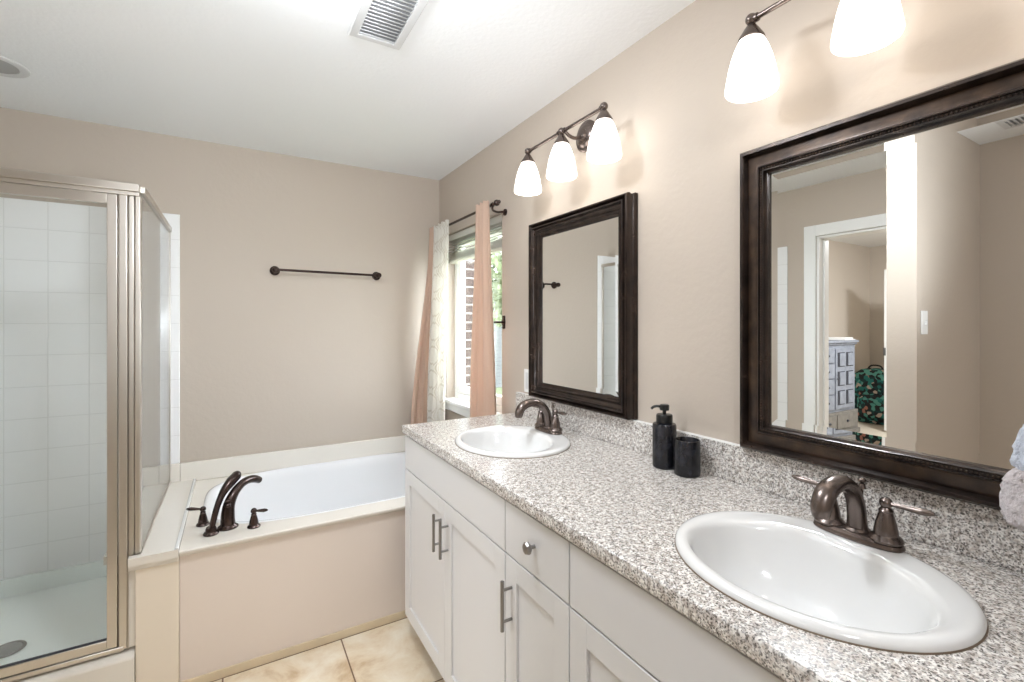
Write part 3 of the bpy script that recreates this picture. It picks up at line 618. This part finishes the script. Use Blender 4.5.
tag(obj('tumbler', mb, 'black', base=(-.080, .940, CT)), 'black marbled open tumbler right of the soap pump', 'tumbler')

# ------------------------------------------------------------------ mirrors
def mirror(label, y0, y1, z0, z1, fw, beads, style):
    t = thing('wall_mirror', label, 'mirror', (0, (y0+y1)/2, z0), 'dark framed mirrors')
    k = fw/.087
    if style == 2:
        P = [(0, .001), (0, .022), (.004, .034), (.011, .041), (.019, .041), (.025, .034), (.027, .026)]
        Q = [(.027, .027), (.036, .029), (.048, .032), (.058, .0345), (.062, .034)]
        Z = [(.062, .031), (.064, .036), (.067, .037), (.069, .033), (.0745, .031), (.0765, .034), (.079, .034), (.081, .029), (.0865, .026), (.087, .019)]
    else:
        P = [(0, .001), (-.0005, .012), (.002, .016), (.005, .018), (.005, .024), (.002, .030), (.003, .038), (.008, .044), (.014, .043), (.018, .035), (.022, .033)]
        Q = [(.022, .033), (.028, .0425), (.034, .0435), (.038, .036), (.046, .030), (.058, .0285)]
        Z = [(.058, .0285), (.062, .031), (.068, .031), (.073, .027), (.082, .024), (.087, .019)]
    for nm, pr, mt in (('outer_moulding', P, 'frame'), ('frame_band', Q, 'frame2' if style == 2 else 'frame'), ('inner_moulding', Z, 'frame')):
        mb = MB(); frame_sweep(mb, y0, y1, z0, z1, [(o*k, h*1.28) for o, h in pr]); obj(nm, mb, mt, t, angle=40)
    if beads:
        o = .0717*k; mb = MB(); st = .0072
        def bead(y, z):
            a = .0024; q = .0425; mb.add([(-q, y-a, z), (-q, y, z-a), (-q, y+a, z), (-q, y, z+a), (-q-a, y, z)], [(0,1,4), (1,2,4), (2,3,4), (3,0,4)])
        n = int((y1-y0-2*o)/st)
        for i in range(n+1):
            y = y0+o+(y1-y0-2*o)*i/n; bead(y, z0+o); bead(y, z1-o)
        n = int((z1-z0-2*o)/st)
        for i in range(1, n): z = z0+o+(z1-z0-2*o)*i/n; bead(y0+o, z); bead(y1-o, z)
        obj('beading', mb, 'frame2', t, angle=80)
    a, b, c, d = y0+fw-.004, y1-fw+.004, z0+fw-.004, z1-fw+.004; bw = .024; xf, xe = -.0232, -.0239
    mb = MB(); mb.add([(xe, a, c), (xe, b, c), (xe, b, d), (xe, a, d), (xf, a+bw, c+bw), (xf, b-bw, c+bw), (xf, b-bw, d-bw), (xf, a+bw, d-bw)],
                      [(4, 5, 6, 7), (0, 1, 5, 4), (1, 2, 6, 5), (2, 3, 7, 6), (3, 0, 4, 7)])
    mb.box((-.004, a, c), (-.003, b, d))
    obj('mirror_glass', mb, 'mirror', t, angle=1)
mirror('far rectangular mirror with ridged dark frame over the far sink', 1.216, 1.866, 1.0660, 1.882, .073, False, 1)
mirror('near large mirror with wide beaded espresso frame over the nearest sink', .138, .797, 1.0645, 1.887, .077, True, 2)

# ------------------------------------------------------------------ vanity lights
def make_light(yc, label):
    t = thing('vanity_light', label, 'wall light', (0, yc, 2.19), 'three-shade vanity lights')
    mb = MB(); mb.lathe([(.064, 0), (.064, .006), (.056, .011), (.050, .011), (.046, .017), (.034, .022), (.024, .024), (.020, .034), (.008, .036)], (0, 0, 0), 'X', 36); mb.v = [(-.0005-p[0], yc+p[1], 2.185+p[2]) for p in mb.v]; obj('backplate', mb, 'bronze2', t)
    mb = MB(); mb.tube(smooth([(-.02, yc, 2.185), (-.06, yc, 2.165), (-.095, yc, 2.17), (-.118, yc, 2.185), (-.13, yc, 2.178)]), .007, 12); obj('arm', mb, 'bronze2', t)
    mb = MB(); mb.tube([(-.13, yc-.249, 2.176), (-.13, yc+.249, 2.176)], .0068, 12)
    for y in (-.235, -.02, .02, .235): mb.lathe([(.010, -.004), (.011, 0), (.010, .004)], (-.13, yc+y, 2.176), 'Y', 14)
    obj('bar', mb, 'bronze2', t)
    for dy in (-.249, 0, .249):
        y = yc+dy; mb = MB(); mb.ball((-.13, y, 2.178), .0145)
        mb.lathe([(.008, 2.168), (.011, 2.162), (.016, 2.155), (.024, 2.142), (.0305, 2.131), (.0315, 2.126), (.029, 2.124)], (-.13, y, 0), n=28); obj('shade_holder', mb, 'bronze2', t)
        mb = MB(); pr = [(0.0276, 2.128), (0.032, 2.1188), (0.04, 2.1005), (0.0479, 2.0767), (0.0539, 2.0519), (0.0581, 2.0272), (0.0609, 2.009), (0.0614, 2.0016), (0.06, 1.9961), (0.0577, 1.9943), (0.0558, 1.9979), (0.0563, 2.009), (0.0502, 2.0474), (0.0418, 2.084), (0.0291, 2.1133), (0.0252, 2.1207)]
        mb.lathe(pr, (-.13, y, 0), n=40, cap0=False, cap1=False); s = obj('lamp_shade', mb, 'shade', t, angle=80)
        mb = MB(); mb.ball((-.13, y, 2.055), .027, sc=(1, 1, 1.15)); mb.lathe([(.013, 2.07), (.013, 2.122)], (-.13, y, 0), n=16); obj('bulb', mb, 'shade', s)
    return t
l1 = make_light(1.501, 'bronze three-shade vanity light above the far mirror')
dup(l1, (0, .456, 2.19), 'bronze three-shade vanity light above the near mirror')

# ------------------------------------------------------------------ ceiling fittings
def vent(x0, x1, y0, y1, label):
    t = thing('ceiling_vent', label, 'vent', ((x0+x1)/2, (y0+y1)/2, CH), 'ceiling air registers'); z = CH-.0005; e = .030
    mb = MB(); P = [(0, z), (0, z-.003), (.004, z-.008), (e-.006, z-.011), (e, z-.010), (e, z-.002)]
    R = [[(x0+o, y0+o, h), (x1-o, y0+o, h), (x1-o, y1-o, h), (x0+o, y1-o, h)] for o, h in P]
    vs = [p for r in R for p in r]; mb.add(vs, [(i*4+j, i*4+(j+1) % 4, (i+1)*4+(j+1) % 4, (i+1)*4+j) for i in range(len(P)-1) for j in range(4)]); obj('frame', mb, 'vent', t)
    mb = MB(); mb.add([(x0+e, y0+e, z-.0015), (x1-e, y0+e, z-.0015), (x1-e, y1-e, z-.0015), (x0+e, y1-e, z-.0015)], [(0, 1, 2, 3)]); obj('duct_opening', mb, 'ventdark', t)
    n = int((y1-y0-2*e)/.0185)
    for i in range(n):
        y = y0+e+(i+.5)*(y1-y0-2*e)/n; mb = MB(); mb.add([(x0+e, y-.0075, z-.010), (x1-e, y-.0075, z-.010), (x1-e, y+.0075, z-.003), (x0+e, y+.0075, z-.003)], [(0, 1, 2, 3)]); obj('slat', mb, 'vent', t, solid=.0012)
    return t
vent(-.910, -.725, 1.342, 1.703, 'white slatted ceiling vent in direct view at the top of the picture'); vent(-2.25, -2.07, .43, .785, 'white ceiling vent seen only in the near mirror')
rl = thing('recessed_light', 'round unlit recessed light in the ceiling over the shower', 'ceiling light', (-2.07, 2.61, CH))
mb = MB(); mb.lathe([(.108, -.0005), (.106, -.004), (.098, -.007), (.078, -.006), (.074, -.002)], (-2.07, 2.61, CH), n=48, cap0=False, cap1=False); obj('trim_ring', mb, 'vent', rl)
mb = MB(); mb.lathe([(.076, -.0035), (.05, -.006), (.02, -.007), (.002, -.0072)], (-2.07, 2.61, CH), n=48, cap0=False); obj('lens', mb, 'lens', rl)
def dome(x, y, z, r, m, label):  # glowing ceiling domes added out of view as fill light
    t = thing('added_fill_dome', label, 'ceiling light', (x, y, z))
    mb = MB(); mb.lathe([(r+.015, 0), (r+.015, -.02), (r, -.028)], (x, y, z), n=40); obj('rim', mb, 'bronze2', t)
    mb = MB(); mb.lathe([(r, -.028), (r*.97, -.05), (r*.8, -.08), (r*.5, -.1), (r*.1, -.108)], (x, y, z), n=40, cap0=False); obj('bowl', mb, m, t)
dome(-1.45, -.80, CH, .125, 'dome', 'added unseen ceiling dome for fill light behind the camera'); dome(-1.08, 1.20, CH, .14, 'dome', 'added unseen ceiling dome for fill light over the middle of the bathroom, above the frame'); dome(-4.9, 1.2, 2.6, .22, 'bdome', 'added unseen ceiling dome to brighten the bedroom')
# ------------------------------------------------------------------ wall plates
pl = thing('outlet_plate', 'white wall plate left of the far mirror', 'outlet', (0, 1.945, 1.08)); mb = MB(); mb.box((-.006, 1.91, 1.072), (-.0005, 1.98, 1.186)); obj('plate', mb, 'trim', pl, bevel=.002)
mb = MB(); mb.box((-.0085, 1.928, 1.088), (-.006, 1.962, 1.170)); obj('receptacle', mb, 'cab', pl, bevel=.001)
sw = thing('light_switch', 'white toggle light switch on the partition, seen in the near mirror', 'light switch', (-1.663, .93, 1.36)); mb = MB(); mb.box((-1.700, .9235, 1.36), (-1.630, .9295, 1.474)); obj('plate', mb, 'trim', sw, bevel=.002)
mb = MB(); mb.box((-1.670, .914, 1.405), (-1.660, .9235, 1.424)); obj('toggle', mb, 'trim', sw, bevel=.001)

# ------------------------------------------------------------------ towel on its ring at the right end
tr = thing('towel_ring', 'bronze towel ring at the near end of the vanity, behind the towel', 'towel ring', (-.12, -.06, 1.50))
mb = MB(); mb.lathe([(.025, 0), (.025, .006), (.010, .012), (.008, .05), (.012, .055)], (0, 0, 0), 'Y', 20); mb.v = [(-.12+p[0], -.0595+p[1], 1.50+p[2]) for p in mb.v]; obj('mount', mb, 'bronze', tr)
mb = MB(); mb.tube([(-.12+.075*math.cos(a), -.008+.0, 1.428+.075*math.sin(a)) for a in [2*PI*i/36 for i in range(37)]], .0045, 8); obj('ring', mb, 'bronze', tr)
tw = thing('hand_towel', 'fluffy lilac-grey hand towel with a pale blue band at the right edge', 'towel', (-.12, .08, 1.07))
def loft(levels, n=64, amp=.004, wf=5):
    R = []
    for cx, cy, rx, ry, z in levels:
        R.append([(cx+(rx+amp*math.sin(wf*a+z*9))*math.copysign(abs(math.cos(a))**.8, math.cos(a)), cy+(ry+amp*math.sin(wf*a+z*9))*math.copysign(abs(math.sin(a))**.8, math.sin(a)), z) for a in [2*PI*i/n for i in range(n)]])
    return R
def fuzz(mb, a):
    mb.v = [(p[0]+random.uniform(-a, a), p[1]+random.uniform(-a, a), p[2]+random.uniform(-a, a)) for p in mb.v]
def interp(L_, k):
    out = []
    for i in range(len(L_)-1):
        for j in range(k): t = j/k; out.append(tuple(L_[i][q]*(1-t)+L_[i+1][q]*t for q in range(5)))
    return out+[L_[-1]]
mb = MB(); mb.rings(loft(interp([(-.12, .115, .030, .125, 1.072), (-.12, .115, .044, .142, 1.082), (-.12, .113, .050, .148, 1.11), (-.12, .110, .050, .148, 1.145), (-.12, .105, .044, .140, 1.168), (-.12, .10, .03, .12, 1.176)], 5), 110)); fuzz(mb, .0028); obj('plush_hem', mb, 'plush', tw, angle=180)
mb = MB(); mb.rings(loft(interp([(-.12, .10, .028, .138, 1.16), (-.12, .10, .036, .148, 1.18), (-.12, .10, .036, .143, 1.205), (-.12, .10, .034, .130, 1.245), (-.12, .098, .03, .118, 1.262)], 4), 110)); fuzz(mb, .0024); obj('blue_band', mb, 'blueband', tw, angle=180, label='pale blue band')
mb = MB(); mb.rings(loft(interp([(-.12, .098, .030, .117, 1.262), (-.12, .07, .030, .095, 1.31), (-.12, .03, .03, .06, 1.36), (-.12, .0, .028, .03, 1.385)], 5), 90)); fuzz(mb, .0012); obj('body', mb, 'plush', tw, angle=180)

# ------------------------------------------------------------------ bedroom things seen in the near mirror
dz = 1.20; x0, x1, yf, yb = -5.80, -4.86, 2.96, 3.39
ds = thing('dresser', 'grey-blue panelled dresser in the bedroom, seen in the near mirror', 'dresser', ((x0+x1)/2, 3.17, 0))
mb = MB(); mb.box((x0, yf+.02, .30), (x1, yb, dz-.03)); obj('body', mb, 'dresser', ds, bevel=.004)
mb = MB(); mb.box((x0-.03, yf-.02, dz-.03), (x1+.03, yb, dz)); mb.box((x0-.015, yf, dz-.055), (x1+.015, yb, dz-.03)); obj('top', mb, 'dresser', ds, bevel=.006)
mb = MB(); mb.box((x0-.02, yf-.01, .0), (x1+.02, yb, .30)); mb.box((x0-.035, yf-.03, 0), (x1+.035, yb, .06)); obj('base', mb, 'dresser_base', ds, bevel=.006)
def panel_door(X0, X1, rows, cols, z0, z1):
    mb = MB(); mb.box((X0, yf, z0), (X1, yf+.02, z1)); d = obj('door', mb, 'dresser', ds, bevel=.002)
    for r in range(rows):
        for c_ in range(cols):
            w_ = (X1-X0-.04)/cols; h_ = (z1-z0-.04)/rows; a = X0+.02+c_*w_+.02; b = z0+.02+r*h_+.03
            mb = MB(); mb.box((a, yf-.004, b), (a+w_-.04, yf, b+h_-.06)); obj('panel_recess', mb, 'dark', d)
            mb = MB(); mb.box((a+.012, yf-.014, b+.010), (a+w_-.075, yf-.004, b+h_-.070)); obj('raised_panel', mb, 'dresser', d, bevel=.003)
    mb = MB(); mb.ball((X1-.012, yf-.018, (z0+z1)/2), .012); obj('knob', mb, 'dark', d)
panel_door(x0+.06, x0+.53, 3, 2, .34, dz-.10)
for i in range(4):
    z0 = .34+i*.195; mb = MB(); mb.box((x0+.56, yf, z0), (x1-.03, yf+.02, z0+.18)); d = obj('drawer', mb, 'dresser', ds, bevel=.004)
    mb = MB(); mb.ball((x0+.73, yf-.012, z0+.09), .013); obj('knob', mb, 'dark', d)
for a in (x0+.06, x0+.56):
    b = a+.47 if a < x0+.3 else x1-.03
    mb = MB(); mb.box((a, yf-.022, .09), (b, yf-.01, .27)); d = obj('drawer', mb, 'dresser_base', ds, bevel=.004); mb = MB(); mb.ball(((a+b)/2, yf-.03, .18), .015); obj('knob', mb, 'dark', d)
mb = MB(); mb.lathe([(.035, 0), (.04, .01), (.03, .06), (.02, .12), (.028, .16), (.012, .20), (.014, .24), (.004, .25)], (-5.09, 3.1, dz), n=16)
tag(obj('figurine', mb, 'dark', base=(-5.09, 3.1, dz)), 'small dark ornament standing on the bedroom dresser', 'ornament')
mb = MB(); mb.box((-5.80, 2.98, dz), (-5.52, 3.2, dz+.012)); mb.box((-5.78, 3.0, dz+.012), (-5.56, 3.18, dz+.035)); mb.v = [(p[0]+(p[1]-3.1)*.2, p[1], p[2]) for p in mb.v]
tag(obj('paper_stack', mb, 'trim', base=(-5.66, 3.1, dz), bevel=.003), 'flat white stack of papers on the end of the bedroom dresser', 'papers')
# backpack
bp = thing('backpack', 'large dark backpack with teal floral print on the bedroom floor', 'backpack', (-6.9, 3.1, 0))
mb = MB(); L_ = [(-6.72, 3.12, .17, .25, .0), (-6.72, 3.12, .19, .28, .03), (-6.72, 3.12, .19, .29, .3), (-6.72, 3.12, .185, .28, .55), (-6.72, 3.12, .16, .24, .68), (-6.72, 3.12, .11, .16, .75), (-6.72, 3.12, .03, .05, .775)]
mb.rings(loft(interp(L_, 3), 40, 0)); obj('body', mb, 'camo', bp, angle=60)
mb = MB(); mb.rings(loft(interp([(-6.60, 3.05, .12, .20, .06), (-6.58, 3.05, .14, .22, .12), (-6.58, 3.05, .14, .22, .34), (-6.62, 3.05, .10, .18, .42)], 3), 36, 0)); obj('front_pocket', mb, 'camo', bp, angle=60)
mb = MB(); mb.tube(smooth([(-6.62, 2.80, .70), (-6.56, 2.82, .5), (-6.55, 2.82, .25), (-6.6, 2.84, .08)]), .018, 8, flat=.5); mb.tube(smooth([(-6.72, 3.02, .765), (-6.72, 3.06, .81), (-6.72, 3.16, .81), (-6.72, 3.2, .765)]), .012, 8); obj('strap', mb, 'blackp', bp)
# open bedroom closet door leaf
dl = thing('door_leaf', 'white open door beside the backpack, edge on in the near mirror', 'door', (-6.1, 2.4, 0))
mb = MB(); mb.box((-6.12, 2.02, .02), (-6.08, 2.765, 2.12)); obj('leaf', mb, 'trim', dl, bevel=.002)
mb = MB(); mb.box((-6.079, 2.745, 1.0), (-6.076, 2.763, 1.1)); mb.tube([(-6.078, 2.768, 1.0), (-6.078, 2.768, 1.1)], .007, 8); obj('hinge', mb, 'nickel2', dl)
